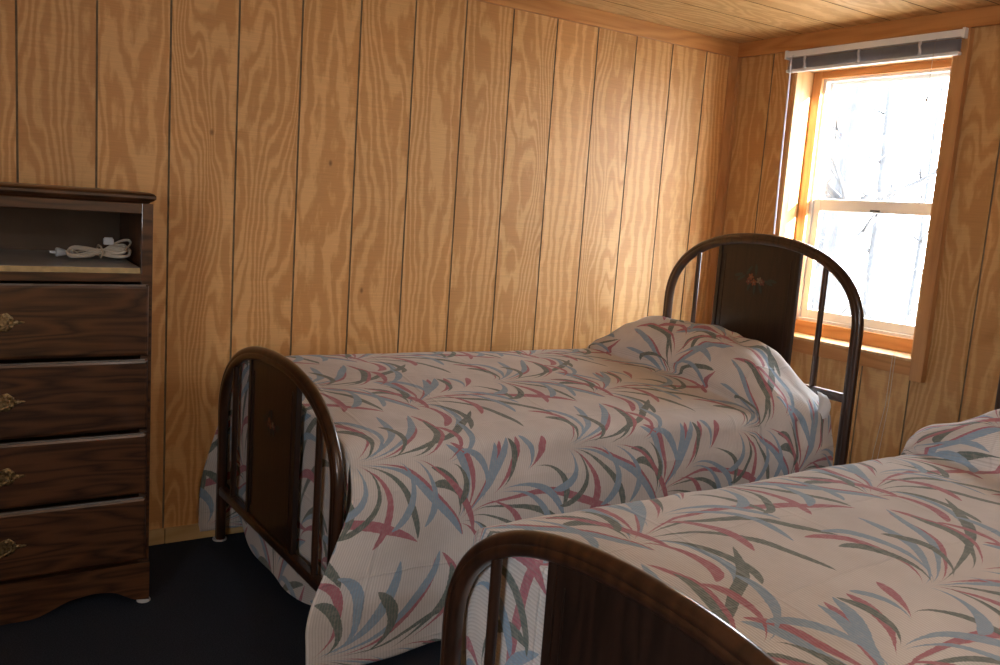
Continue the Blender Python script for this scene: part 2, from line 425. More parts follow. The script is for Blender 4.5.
b = MB(); grooved(b, XL-.14, XR+.17, 0, H, YF, YF-.14, xg, 0)
st(b.build('wall_front', [MAT['pine_back'], MAT['groove']]))

# trims and baseboards
b = MB(); b.box(XL, XR-.019, -.019, -.0005, 2.118, H-.0005); st(b.build('trim_1', MAT['trim'], bevel=.002))
b = MB(); b.box(XR-.019, XR-.0005, YF, -.0005, 2.118, H-.0005); st(b.build('trim_2', MAT['trim_y'], bevel=.002))
b = MB(); b.box(XR-.060, XR-.0005, -.018, -.0005, .06, 2.118); st(b.build('trim_3', MAT['trim_z'], bevel=.002))
b = MB(); b.box(XR-.018, XR-.0005, -.030, -.018, .06, 2.118); st(b.build('trim_4', MAT['trim_z'], bevel=.002))
b = MB()
b.box(XL, .62, -.012, -.0005, 0.0005, .058); b.box(.622, XR-.02, -.012, -.0005, 0.0005, .058)
st(b.build('baseboard_back', MAT['baseb'], bevel=.002))
b = MB(); b.box(XR-.012, XR-.0005, YF, -.014, .0005, .058); st(b.build('baseboard_right', MAT['baseb'], bevel=.002))
b = MB(); b.box(XL+.0005, XL+.012, YF, -.014, .0005, .058); st(b.build('baseboard_left', MAT['baseb'], bevel=.002))

# window 1
win = bpy.data.objects.new('window_1', None); COL.objects.link(win); win.location = (3.42, -.76, .79); win['kind'] = 'structure'
W0 = Vector(win.location)
def wpart(name, boxes, mat, bevel=.0015, **kw):
    b = MB()
    for x0, x1, y0, y1, z0, z1 in boxes: b.box(x0-W0.x, x1-W0.x, y0-W0.y, y1-W0.y, z0-W0.z, z1-W0.z)
    return b.build(name, mat, win, bevel=bevel, **kw)
JT = .012
wpart('jamb', [(3.338, 3.505, OY1-JT, OY1-.0005, .795, 2.033)], MAT['jamb'])
wpart('jamb', [(3.338, 3.505, OY0+.0005, OY0+JT, .795, 2.033)], MAT['jamb'])
wpart('head_jamb', [(3.338, 3.505, OY0+.0005, OY1-.0005, 2.033, OZ1-.0005)], MAT['jamb'])
wpart('sill', [(3.322, 3.505, -1.147, -.362, .783, .796)], MAT['jamb'], .003)
wpart('apron', [(3.332, 3.3495, -1.147, -.395, .722, .783)], MAT['trim_y'])
wpart('casing', [(3.318, 3.3495, -1.205, -1.149, .705, 2.115)], MAT['trim_z'], .003)
wpart('casing', [(3.340, 3.3495, OY1+.002, OY1+.02, .80, 2.115)], MAT['trim_z'], .002)
SX0, SX1 = 3.455, 3.475
ya, yb = OY1-JT-.0005, OY0+JT+.0005
wpart('stop', [(SX0, SX1, ya-.048, ya, .797, 2.032)], MAT['trim_z'])
wpart('stop', [(SX0, SX1, yb, yb+.030, .797, 2.032)], MAT['trim_z'])
wpart('stop', [(SX0, SX1, yb+.030, ya-.048, 1.998, 2.032)], MAT['trim_y'])
wpart('stop', [(SX0, SX1, yb+.030, ya-.048, .797, .858)], MAT['trim_y'])
fl, fr = ya-.040, yb+.020       # vinyl frame extents in y
wpart('vinyl_frame', [(3.476, 3.535, fl-.022, fl, .845, 2.012), (3.476, 3.535, fr, fr+.022, .845, 2.012),
                      (3.476, 3.535, fr+.022, fl-.022, 1.987, 2.012), (3.476, 3.535, fr+.022, fl-.022, .845, .872)], MAT['vinyl'], .002)
s1 = wpart('lower_sash', [(3.484, 3.505, fl-.062, fl-.023, .873, 1.443), (3.484, 3.505, fr+.023, fr+.062, .873, 1.443),
                     (3.484, 3.505, fr+.062, fl-.062, 1.388, 1.443), (3.484, 3.505, fr+.062, fl-.062, .873, .915)], MAT['vinyl'], .003)
s2 = wpart('upper_sash', [(3.509, 3.530, fl-.040, fl-.023, 1.405, 1.986), (3.509, 3.530, fr+.023, fr+.040, 1.405, 1.986),
                     (3.509, 3.530, fr+.040, fl-.040, 1.970, 1.986), (3.509, 3.530, fr+.040, fl-.040, 1.405, 1.446)], MAT['vinyl'], .003)
g = wpart('pane', [(3.493, 3.496, fr+.062, fl-.062, .915, 1.388)], MAT['glass'], 0); g.parent = s1
g = wpart('pane', [(3.518, 3.521, fr+.040, fl-.040, 1.446, 1.970)], MAT['glass'], 0); g.parent = s2
k = wpart('sash_latch', [(3.474, 3.484, -.81, -.765, 1.392, 1.402)], plain('latch_metal', (.08, .08, .08), .4)); k.parent = s1

# added fill window, out of view in the left wall
fill_win = bpy.data.objects.new('fill_window', None); COL.objects.link(fill_win); fill_win.location = (XL-.07, (WY0+WY1)/2, WZ0); fill_win['kind'] = 'structure'
P0 = Vector(fill_win.location)
def fill_wpart(name, boxes, mat):
    b = MB()
    for y0, y1, x0, x1, z0, z1 in boxes: b.box(x0-P0.x, x1-P0.x, y0-P0.y, y1-P0.y, z0-P0.z, z1-P0.z)
    return b.build(name, mat, fill_win, bevel=.002)
e = .0005
fill_wpart('vinyl_frame', [(WY0+e, WY0+.04, XL-.11, XL-.05, WZ0+e, WZ1-e), (WY1-.04, WY1-e, XL-.11, XL-.05, WZ0+e, WZ1-e),
                   (WY0+.04, WY1-.04, XL-.11, XL-.05, WZ0+e, WZ0+.04), (WY0+.04, WY1-.04, XL-.11, XL-.05, WZ1-.04, WZ1-e),
                   (WY0+.04, WY1-.04, XL-.10, XL-.06, (WZ0+WZ1)/2-.018, (WZ0+WZ1)/2+.018)], MAT['vinyl'])
fill_wpart('casing', [(WY0-.06, WY0, XL+e, XL+.018, WZ0-.06, WZ1+.06), (WY1, WY1+.06, XL+e, XL+.018, WZ0-.06, WZ1+.06),
              (WY0, WY1, XL+e, XL+.018, WZ1, WZ1+.06), (WY0, WY1, XL+e, XL+.018, WZ0-.06, WZ0)], MAT['trim_z'])
fill_wpart('pane', [(WY0+.04, WY1-.04, XL-.083, XL-.08, WZ0+.04, WZ1-.04)], MAT['glass'])

# ------------------------------------------------------------------ blind
bl = empty('window_blind', (3.32, -.75, 2.06), 'white mini blind raised tight under the ceiling trim, above the bright window', 'blind')
B0 = Vector(bl.location)
def bp(name, boxes, mat, bevel=.001):
    b = MB()
    for x0, x1, y0, y1, z0, z1 in boxes: b.box(x0-B0.x, x1-B0.x, y0-B0.y, y1-B0.y, z0-B0.z, z1-B0.z)
    return b.build(name, mat, bl, bevel=bevel)
BX0, BX1, BY0, BY1 = 3.296, 3.324, -1.186, -.352
bp('headrail', [(BX0, BX1, BY0, BY1, 2.080, 2.108)], MAT['white'])
b = MB()
for i in range(22):
    z = 2.0265+i*.0022+.0002*random.random(); n = 4
    y0 = BY0+.010+random.uniform(-.002, .002); y1 = BY1-.008+random.uniform(-.002, .002); dx = random.uniform(-.0015, .0015)
    prof = []
    for k in range(n+1):
        u_ = k/n; prof.append((BX0+.001+dx+u_*.025, z+.0022*math.sin(math.pi*u_)))
    prof += [(x, zz-.0006) for x, zz in reversed(prof)]
    b.prism([(x-B0.x, zz-B0.z) for x, zz in prof], 1, y0-B0.y, y1-B0.y)
o = b.build('slat_stack', MAT['slat'], bl)
bp('bottom_rail', [(BX0-.001, BX1-.002, BY0+.005, BY1-.003, 2.012, 2.025)], MAT['white'], .003)
for yy in (BY0-.0115, BY1+.0005):
    bp('mounting_bracket', [(BX0-.003, 3.3275 if yy < -1 else 3.3395, yy, yy+.011, 2.074, 2.113)], MAT['white'], .001)
clip = plain('clear_clip', (.55, .54, .56), .3)
for yy in (-.46, -.74, -1.02):
    b = MB(); x = BX0-.004-B0.x
    b.tube([(x, yy-B0.y, 2.078-B0.z), (x-.003, yy-B0.y+.003, 2.06-B0.z), (x-.001, yy-B0.y-.003, 2.04-B0.z), (x-.003, yy-B0.y, 2.022-B0.z)], [.008, .0055, .007, .009], 6)
    b.build('ladder_clip', clip, bl, smooth=True)
b = MB(); wy, wx = -.392, BX0-.014
b.tube([(wx+.012, wy, 2.085), (wx, wy, 2.08), (wx-.001, wy-.001, 2.062)], .002, 8)
b.tube([(wx-.001, wy-.001, 2.065), (wx, wy-.004, 1.7), (wx+.003, wy-.01, 1.262)], .0045, 6)
b.v = [(x-B0.x, y-B0.y, z-B0.z) for x, y, z in b.v]; b.build('tilt_wand', plain('clear_wand', (.62, .64, .74), .15), bl)
b = MB(); cy, cx = -1.085, BX0-.006
b.tube([(cx+.006, cy, 2.083), (cx-.002, cy, 2.075), (cx-.002, cy+.002, 1.98), (cx-.001, cy+.004, 1.86)], .0012, 6)
b.lathe([(.001, 0), (.004, -.004), (.0055, -.02), (.003, -.026)], (cx-.001, cy+.004, 1.862), 10)
b.v = [(x-B0.x, y-B0.y, z-B0.z) for x, y, z in b.v]; b.build('lift_cord', plain('cord_string', (.55, .5, .45), .6), bl, smooth=True)

# thin cords hanging below the sill
hc = empty('hanging_cord', (3.315, -1.08, .78), 'thin pale pull cord hanging over the window sill down the pine wall', 'cord')
b = MB()
b.tube([(.003, 0, .03), (.0, 0, .016), (-.002, -.001, -.01), (.008, .006, -.2), (.006, .02, -.42), (.01, .03, -.5)], .0012, 6)
b.build('strand', MAT['cord'], hc, smooth=True)
b = MB(); b.tube([(.003, .012, .03), (.0, .013, .016), (-.002, .011, -.01), (.008, .02, -.2), (.006, .045, -.42), (.01, .05, -.46)], .0012, 6)
b.build('strand', MAT['cord'], hc, smooth=True)

# ------------------------------------------------------------------ beds
BW, BL = 1.047, 2.005
ARF = (.489, .8005, 2.2745); ARH = (.921, 1.2645, 2.29)
def arch_pts(h1, h2, n, ins=0, N=56, zlo=.008):
    """centre line of the bow, inset by ins from the outer outline"""
    w_ = BW/2-ins; pts = []
    for k in range(8): pts.append((-w_, zlo+(h1-zlo)*k/8))
    for k in range(N+1):
        tt = -math.pi/2+math.pi*k/N
        # resample angle so points stay even on the flattened corner
        y = w_*math.copysign(abs(math.sin(tt))**(2/n), math.sin(tt)); z = h1+(h2-ins-h1)*abs(math.cos(tt))**(2/n)
        pts.append((y, z))
    for k in range(7, -1, -1): pts.append((w_, zlo+(h1-zlo)*k/8))
    # even out
    d = [0]
    for i in range(1, len(pts)): d.append(d[-1]+math.dist(pts[i], pts[i-1]))
    out = []; M = 120; j = 0
    for k in range(M+1):
        s_ = d[-1]*k/M
        while j < len(d)-2 and d[j+1] < s_: j += 1
        f = (s_-d[j])/max(1e-9, d[j+1]-d[j]); f = min(1, max(0, f))
        out.append((pts[j][0]+(pts[j+1][0]-pts[j][0])*f, pts[j][1]+(pts[j+1][1]-pts[j][1])*f))
    return out
def arch_z(h1, h2, n, ins, y):
    w_ = BW/2-ins; f = max(0, 1-(abs(y)/w_)**n); return h1+(h2-ins-h1)*f**(1/n)
# moulded section of the pressed-steel bow: (outward in plane, thickness along the bed)
SEC = [(.019, -.010), (.021, 0), (.019, .010), (.013, .017), (.004, .0195), (.001, .0175), (-.003, .0205), (-.010, .0205), (-.016, .017), (-.020, .010),
       (-.021, 0), (-.020, -.010), (-.016, -.017), (-.010, -.0205), (-.003, -.0205), (.001, -.0175), (.004, -.0195), (.013, -.017)]
def arch_mesh(x, prm):
    pts = arch_pts(*prm, ins=.0225); rings = []
    for i, (y, z) in enumerate(pts):
        a = pts[max(0, i-1)]; c = pts[min(len(pts)-1, i+1)]
        ty, tz = c[0]-a[0], c[1]-a[1]; L = math.hypot(ty, tz); ny, nz = -tz/L, ty/L
        if i == 0 or i == len(pts)-1: ny, nz = (-1 if i == 0 else 1), 0
        rings.append([(x+d*.82, y+ny*n_*1.08, z+nz*n_*1.08) for n_, d in SEC])
    b = TB(); b.rings(rings); return b
class TB(MB):
    def build(s, *a, **k):
        c_, n_ = math.cos(TB.ang), math.sin(TB.ang)
        s.v = [(TB.x+(x-TB.x)*c_-y*n_, TB.dy+(x-TB.x)*n_+y*c_, z) for x, y, z in s.v]
        return MB.build(s, *a, **k)
def end_board(bed, x, prm, rail_z, sp_y, pan_hw, head, ang=0, dy=0):
    TB.ang, TB.x, TB.dy = ang, x, dy
    MB = TB
    nm = 'headboard' if head else 'footboard'
    arch_mesh(x, prm).build(nm+'_bow', MAT['bed'], bed, smooth=True, auto=50)
    b = MB(); b.prism([(x-.011, rail_z-.017), (x+.011, rail_z-.017), (x+.014, rail_z-.010), (x+.014, rail_z+.010), (x+.011, rail_z+.017), (x-.011, rail_z+.017), (x-.014, rail_z+.010), (x-.014, rail_z-.010)], 1, -BW/2+.036, BW/2-.036)
    b.build('cross_rail', MAT['bed'], bed, bevel=.002)
    for s in (-1, 1):
        y = s*sp_y; zt = arch_z(*prm, .040, y)+.006
        b = MB(); b.prism([(x+.010*math.cos(a)*1.0, y+.012*math.sin(a)) for a in [math.pi/8+k*math.pi/4 for k in range(8)]], 2, rail_z+.012, zt)
        b.build('spindle', MAT['bed'], bed, smooth=True, auto=60)
    # flat pressed panel following the bow, with raised beads down its edges
    N = 24; ys = [-pan_hw+2*pan_hw*k/N for k in range(N+1)]
    poly = [(-pan_hw, rail_z+.012), (pan_hw, rail_z+.012)] + [(y, arch_z(*prm, .040, y)+.006) for y in reversed(ys)]
    b = MB(); b.prism([(p[0], p[1]) for p in poly], 0, x-.004, x+.004)
    for s in (-1, 1):
        zt = arch_z(*prm, .040, pan_hw)+.005
        b.box(x-.009, x+.009, s*pan_hw-.010, s*pan_hw+.010, rail_z+.014, zt)
    b.box(x-.0065, x+.0065, -pan_hw+.03, -pan_hw+.034, rail_z+.05, zt-.04); b.box(x-.0065, x+.0065, pan_hw-.034, pan_hw-.030, rail_z+.05, zt-.04)
    pn = b.build(nm+'_panel', MAT['bed_panel'], bed, bevel=.0015)
    flower_decal(pn, x-.0052, prm, head)
    for s in (-1, 1):
        b = MB(); b.prism([(x+.026*math.cos(a), s*(BW/2-.021)+.026*math.sin(a)) for a in [math.pi/12+k*math.pi/6 for k in range(12)]] if not head else
                          [(x-.028, s*(BW/2-.021)-.028), (x+.028, s*(BW/2-.021)-.028), (x+.028, s*(BW/2-.021)+.028), (x-.028, s*(BW/2-.021)+.028)], 2, .0006, .008)
        o = b.build('floor_pad', MAT['pad'], bed, bevel=.001); o['label'] = 'pale pad under bed leg'
DC = [plain('decal_orange', (.22, .07, .03), .45), plain('decal_cream', (.20, .16, .11), .45), plain('decal_teal', (.016, .035, .035), .45), plain('decal_rose', (.13, .04, .035), .45)]
def flower_decal(parent, x, prm, head):
    zc = prm[1]-.19 if head else prm[1]-.23; k = 1 if head else .7
    b = TB(); rnd = random.Random(3)
    def ell(cy, cz, a, c, ang, mi, d=.0006):
        n = 12; vs = []
        for q in (0, 1):
            for i in range(n):
                t_ = 2*math.pi*i/n; yy = a*math.cos(t_); zz = c*math.sin(t_)
                vs.append((x-q*d, (cy+yy*math.cos(ang)-zz*math.sin(ang))*k, zc+(cz+yy*math.sin(ang)+zz*math.cos(ang))*k))
        b.add(vs, [tuple(range(n)), tuple(range(n, 2*n))]+[(i, (i+1) % n, n+(i+1) % n, n+i) for i in range(n)], mi)
    for (cy, cz, an) in ((.075, .0, 2.6), (.09, .012, 2.9), (-.07, -.01, .3), (-.088, .0, .1), (.03, -.03, 1.8), (-.03, -.035, 1.2), (.0, -.04, 1.6), (.0, .04, 1.5), (.035, .035, 2.2)):
        ell(cy, cz, .024, .007, an, 2)
    for (cy, cz, m) in ((.024, .008, 0), (.034, -.012, 3), (-.022, -.004, 1), (-.036, -.010, 3), (.006, -.014, 0)):
        for i in range(5):
            a = i*2*math.pi/5+cy*30; ell(cy+.008*math.cos(a), cz+.008*math.sin(a), .0075, .005, a, m, .0009)
        ell(cy, cz, .0035, .0035, 0, 1, .0012)
    o = b.build('flower_decal', DC, parent)
    o['label'] = 'small painted flower spray' if head else 'faint worn flower spray'

def make_bed(loc, rz, label, fa=0, ha=0, hdy=0):
    bed = empty('twin_bed', loc, label, 'bed', None, rz)
    end_board(bed, 0, ARF, .195, .367, .200, False, fa, 0)
    end_board(bed, BL, ARH, .672, .333, .205, True, ha, hdy)
    for s in (-1, 1):
        b = MB(); y = s*(BW/2-.055); b.prism([(y-s*.018, .275), (y+s*.004, .275), (y+s*.004, .335), (y, .335), (y, .279), (y-s*.018, .279)], 0, .06, BL-.05)
        b.build('side_rail', MAT['steel'], bed)
    for q in range(5):
        b = MB(); x = .25+q*.41; b.box(x-.035, x+.035, -BW/2+.058, BW/2-.058, .2795, .297); b.build('slat', MAT['baseb'], bed)
    return bed

def sm(a, b_, x):
    t_ = min(1, max(0, (x-a)/(b_-a))); return t_*t_*(3-2*t_)
def make_mattress(loc, rz, label):
    N = 20; b = MB(); hw = .455; x0, x1 = .085, 1.93
    rings = []
    for z, ins in ((.2985, .02), (.305, .004), (.32, 0), (.45, -.003), (.585, 0), (.600, .006), (.61, .03)):
        r = []
        for k in range(48):
            a = 2*math.pi*k/48; cx_ = math.copysign(abs(math.cos(a))**.22, math.cos(a)); cy_ = math.copysign(abs(math.sin(a))**.16, math.sin(a))
            r.append(((x0+x1)/2+cx_*((x1-x0)/2-ins), cy_*(hw-ins), z+(.055*(1+cy_)*.5+.012*(1-abs(cy_))-.012)*(z-.3)/.31 if z > .3 else z))
        rings.append(r)
    b.rings(rings)
    o = b.build('mattress', MAT['ticking'], None, smooth=True, auto=50); o.location = loc; o.rotation_euler = (0, 0, rz)
    return tag(o, label, 'mattress')
def make_pillow(loc, rz, label, px, hw, ph, yc=0.0):
    N, M = 28, 20; V = []; F = []
    for side in (0, 1):
        for j in range(M+1):
            for i in range(N+1):
                u_, v_ = -1+2*i/N, -1+2*j/M
                e_ = (max(0, 1-abs(u_)**3.0)*max(0, 1-abs(v_)**2.6))**.5
                x = px+v_*.140*(1-.05*u_*u_); y = yc+u_*hw*(1-.04*v_*v_)
                zb = .615; z = zb+(ph*e_ if side else -.0+.0*e_)+.0005
                if side == 0: z = zb + .004*(1-e_)
                V.append((x, y, z+.055*(.5+y/.95)+.006))
    w_ = N+1; base = (M+1)*w_
    for side in (0, 1):
        for j in range(M):
            for i in range(N):
                a = side*base+j*w_+i; F.append((a, a+1, a+w_+1, a+w_))
    b = MB(); b.add(V, F)
    o = b.build('pillow', MAT['pillow'], None, smooth=True)
    bm = bmesh.new(); bm.from_mesh(o.data); bmesh.ops.remove_doubles(bm, verts=bm.verts, dist=.0006); bmesh.ops.recalc_face_normals(bm, faces=bm.faces); bm.to_mesh(o.data); bm.free()
    o.location = loc; o.rotation_euler = (0, 0, rz)
    return tag(o, label, 'pillow')

def make_coverlet(loc, rz, label, far_tight, seed, hp=.235, uvo=(0, 0), front=1.64, fa=0, far_flare=1):
    """main sheet from foot to head, hanging down both long sides, plus the foot flap inside the footboard"""
    rnd = Vector((seed*3.1, seed*1.7, seed))
    HWT = .480; ZE = .612
    def topz(y):
        f = (y+HWT)/(2*HWT); f = min(1.02, max(-.02, f)); return ZE+.088*f+.085*f*(1-f)
    NU, NV = 200, 250
    drop = .56
    # cross-section: arclength s from far hem (-) to near hem (+)
    half = HWT+.05
    smax = half+drop
    def path(u_):
        """top profile along the bed with the pillow under it, for arclength u"""
        # knots (arclength, x, z-rise)
        K = [(front-.25, front-.25, 0), (front-.04, front-.035, -.004), (front+.01, front+.012, .002), (front+.03, front+.002, .035), (front+.10, front+.015, hp*.44), (front+.19, front+.060, hp*.83),
             (front+.28, front+.125, hp), (front+.38, front+.215, hp*.98), (front+.46, front+.285, hp*.84), (front+.54, front+.335, hp*.60)]
        if u_ <= K[0][0]: return u_, 0
        for i in range(len(K)-1):
            if u_ <= K[i+1][0] or i == len(K)-2:
                p0 = K[max(0, i-1)]; p1 = K[i]; p2 = K[i+1]; p3 = K[min(len(K)-1, i+2)]
                f = (u_-p1[0])/(p2[0]-p1[0])
                def cr(a, b_, c_, d):
                    return .5*((2*b_)+(-a+c_)*f+(2*a-5*b_+4*c_-d)*f*f+(-a+3*b_-3*c_+d)*f**3)
                return cr(p0[1], p1[1], p2[1], p3[1]), cr(p0[2], p1[2], p2[2], p3[2])
    UM = front+.54
    V = []; UV = []; F = []
    def pos(u_, s_):
        near = s_ > 0; a = abs(s_)
        # plan profile
        if a <= HWT-.03:
            y = a; z = topz(-a if near else a)
        elif a <= half:
            f = (a-(HWT-.03))/(half-HWT+.03); th = f*math.pi/2*.94
            y = HWT-.03+.048*math.sin(th); z = topz(-a if near else a)-.040*(1-math.cos(th))
        else:
            d = a-half; y = HWT+.018+d*(.115 if near else .022 if far_tight else .05)+.022*sm(0, .1, d); zc_ = topz(-a if near else a)-.038; z = zc_-d*(zc_-.028)/drop
            if near or not far_tight:
                # must clear the foot leg
                y += .022*sm(0, .12, d)*(1-sm(.0, .35, u_))*(1 if near else far_flare)
        dd = max(0, a-half)
        # pillow rise
        sl = .10*sm(-.1, .5, y if not near else -y)
        X, r = path(u_)
        X -= sl*sm(front-.35, front-.05, u_)*(1-sm(front+.25, front+.5, u_))
        mlat = (1-sm(HWT-.17, half+.10, a))*(1 if near else 1-.28*far_flare*sm(.05, HWT, a))
        shoulder = 1-.25*sm(.2, HWT, a)
        lin = u_ if u_ < front-.25 else (front-.25)+(u_-(front-.25))*((front+.325)-(front-.25))/(UM-(front-.25))
        mx_ = 1-sm(HWT-.1, HWT+.30, a)
        x = X*mx_+lin*(1-mx_)
        z += r*mlat*shoulder*(1 if r > 0 else mlat)
        if near or not far_tight:
            bul = max(0, r)/hp*.06*sm(HWT-.1, half+.02, a)*(1-.7*sm(.05, .4, dd)); y += bul
        # the foot edge flares past the leg on its way down
        if dd > 0:
            fl_ = sm(.0, .45, dd)*(.152 if near else .105*far_flare); x -= fl_*(1-sm(0, .42, u_))
        x += (y if near else -y)*fa*(1-sm(.1, .6, u_))
        # hem is cut on a slight curve, folds deepen as they fall
        fold = sm(.08, .55, dd)
        amp = (.020 if near or not far_tight else .004)
        y += fold*amp*(math.sin(u_*11.5+seed)+.5*math.sin(u_*23+seed*2+1.3))
        if near or not far_tight:
            z += fold*.018*(math.sin(u_*4.3+seed+.6))*sm(.2, .5, dd) + .055*sm(.25, .5, dd)*sm(.25, .7, u_)
        n1 = noise.noise(Vector((u_*3.2, s_*3.2, 0))+rnd)*.007+noise.noise(Vector((u_*9, s_*8, 2))+rnd)*.0035+noise.noise(Vector((u_*22, s_*16, 4))+rnd)*.0014+max(0, r)/hp*(noise.noise(Vector((u_*11, s_*5, 9))+rnd)*.010+noise.noise(Vector((u_*24, s_*13, 5))+rnd)*.003)
        k = 1.0+1.2*max(0, r)/hp*mlat
        if r > .02 or dd > 0: k *= 1.3
        if near or not far_tight:
            if a < half: z += n1*k
            else: y += n1*k
        else:
            if a < half: z += n1*k*sm(half, half-.1, a) if a > half-.1 else n1*k
        return x, (-y if near else y), z
    X0 = .034
    # columns of arclength
    sv = [-smax+2*smax*j/NV for j in range(NV+1)]
    for i in range(NU+1):
        u_ = X0+(UM-X0)*i/NU
        for s_ in sv:
            V.append(pos(u_, s_)); UV.append((u_+uvo[0], -s_+uvo[1]))
    W_ = NV+1
    for i in range(NU):
        for j in range(NV):
            F.append((i*W_+j, i*W_+j+1, (i+1)*W_+j+1, (i+1)*W_+j))
    # foot flap, sewn to the foot edge between the corners
    js = [j for j, s_ in enumerate(sv) if abs(s_) <= half+.001]
    NR = 70; prev = list(js); fd = .57
    for r_ in range(1, NR+1):
        cur = []
        d = fd*r_/NR
        for j in js:
            s_ = sv[j]; bx, by, bz = V[j]
            q = abs(s_)/half
            rise = (.20*q**3.5)*sm(.3, .57, d)      # hem curves up at the corners
            rnd_ = .028; 
            if d < .04: xx = bx-.006*math.sin(d/.04*math.pi/2); zz = -d
            else: xx = bx-.006+.004*math.sin(by*19+seed)*sm(.04, .4, d); zz = -d
            zt = bz*1.0
            z = zt+zz*((zt-.045-rise)/fd)
            gather = 1-.10*sm(.1, .57, d)*q
            n_ = noise.noise(Vector((by*6, d*3, 7))+rnd)*.006*sm(.02, .2, d)
            V.append((xx+n_, by*gather, z)); UV.append((X0-d+uvo[0], -s_+uvo[1])); cur.append(len(V)-1)
        for k in range(len(js)-1):
            F.append((prev[k], cur[k], cur[k+1], prev[k+1]))
        prev = cur
    me = bpy.data.meshes.new('coverlet'); me.from_pydata(V, [], F); me.materials.append(MAT['coverlet'])
    ul = me.uv_layers.new(name='UVMap')
    for p in me.polygons:
        p.use_smooth = True
        for li in p.loop_indices: ul.data[li].uv = UV[me.loops[li].vertex_index]
    bm = bmesh.new(); bm.from_mesh(me); bmesh.ops.recalc_face_normals(bm, faces=bm.faces); bm.to_mesh(me); bm.free()
    o = bpy.data.objects.new('coverlet', me); COL.objects.link(o); o.location = loc; o.rotation_euler = (0, 0, rz)
    so = o.modifiers.new('thick', 'SOLIDIFY'); so.thickness = .003; so.offset = -1
    return tag(o, label, 'bedspread')

B1 = ((.822, -.549, 0), -.060); B2 = ((.747, -2.330, 0), .008)
make_bed(*B1, 'dark brown metal bed against the panelled wall, its arched headboard before the window', .083, .060, -.05)
make_bed(*B2, 'dark brown metal bed nearest the camera, only its arched footboard top in view')
make_mattress(*B1, 'mattress hidden under the printed coverlet on the bed by the wall')
make_mattress(*B2, 'mattress hidden under the printed coverlet on the nearest bed')
pil1 = make_pillow(*B1, 'pillow in a pale case bulging under the coverlet at the window headboard', 1.82, .43, .15, -.02)
make_pillow(*B2, 'pillow under the coverlet of the nearest bed, at the right edge of the photo', 1.82, .42, .13)
def hem(loc, rz):
    b = MB(); N = 12; M = 10; V = []; F = []
    for i in range(N+1):
        for j in range(M+1):
            u_, v_ = i/N, j/M
            V.append((1.885+.055*u_+.012*math.sin(v_*5)*u_, -.520-.024*math.sin(v_*2.2+.3)-.004*math.sin(u_*6+v_*9), .705-.160*v_-.02*u_*(1-v_)))
    for i in range(N):
        for j in range(M): F.append((i*(M+1)+j, i*(M+1)+j+1, (i+1)*(M+1)+j+1, (i+1)*(M+1)+j))
    b.add(V, F); o = b.build('pillowcase_hem', MAT['pillow'], pil1, smooth=True)
    o.modifiers.new('thick', 'SOLIDIFY').thickness = .002
    o['label'] = 'pale pillowcase end hanging out'
hem(*B1)
make_coverlet(*B1, 'leaf-print cream coverlet spread over the bed against the panelled wall', True, 1.0, .190, (0, 0), fa=.083)
make_coverlet(*B2, 'leaf-print cream coverlet spread over the nearest bed, right foreground', False, 4.0, .155, (.13, .05), 1.57, far_flare=0)

# ------------------------------------------------------------------ dresser
DX0, DX1, DY0, DY1 = -.350, .474, -.452, -.030
dcx = (DX0+DX1)/2
dr = empty('chest_of_drawers', (dcx, (DY0+DY1)/2, 0), 'dark oak chest of drawers with open top cubby, at the left edge', 'dresser')
D0 = Vector(dr.location)
def dp(name, boxes, mat, parent=dr, bevel=.0015, **kw):
    b = MB()
    for x0, x1, y0, y1, z0, z1 in boxes: b.box(x0-D0.x, x1-D0.x, y0-D0.y, y1-D0.y, z0-D0.z, z1-D0.z)
    return b.build(name, mat, parent, bevel=bevel, **kw)
# top slab with a moulded front edge
b = MB(); prof = [(0, 0), (.012, -.004), (.017, -.010), (.017, -.018), (.011, -.024), (.004, -.028), (.0, -.032)]
rings = []
zt = 1.268
outl = lambda o_: [(DX0-o_, DY1), (DX0-o_, DY0-o_), (DX1+o_, DY0-o_), (DX1+o_, DY1)]
rings = [[(x-D0.x, y-D0.y, zt+dz) for x, y in outl(o_)] for o_, dz in [(p[0]-.010, p[1]) for p in prof]]
b.rings(rings); b.build('top', MAT['dresser'], dr, bevel=.001)
zc = 1.2355
dp('side_panel', [(DX0, DX0+.018, DY0+.018, DY1, .012, zc)], MAT['dresser_v'])
dp('side_panel', [(DX1-.018, DX1, DY0+.018, DY1, .012, zc)], MAT['dresser_v'])
dp('back_panel', [(DX0+.0185, DX1-.0185, DY1-.008, DY1, .1, zc)], MAT['dresser_in'])
FX0, FX1 = DX0+.032, DX1-.032
dp('face_frame', [(DX0, FX0, DY0, DY0+.0175, .135, zc), (FX1, DX1, DY0, DY0+.0175, .135, zc), (FX0, FX1, DY0, DY0+.0175, 1.206, zc),
                  (FX0, FX1, DY0, DY0+.0175, 1.005, 1.030)], MAT['dresser'])
# shelf and the loose board lying on it, its raw front edge showing
dp('shelf', [(DX0+.0185, DX1-.0185, DY0+.018, DY1-.009, 1.012, 1.028)], MAT['dresser_in'])
b = MB(); b.prism([(DY0+.002-D0.y, 1.0305), (DY1-.012-D0.y, 1.044), (DY1-.012-D0.y, 1.060), (DY0+.002-D0.y, 1.0465)], 0, FX0+.002-D0.x, FX1-.002-D0.x)
ob = b.build('shelf_board', [MAT['shelf'], MAT['rawedge']], dr)
for p in ob.data.polygons:
    if p.center.y < DY0+.01-D0.y: p.material_index = 1
ob['label'] = 'grey board with raw pale edge'
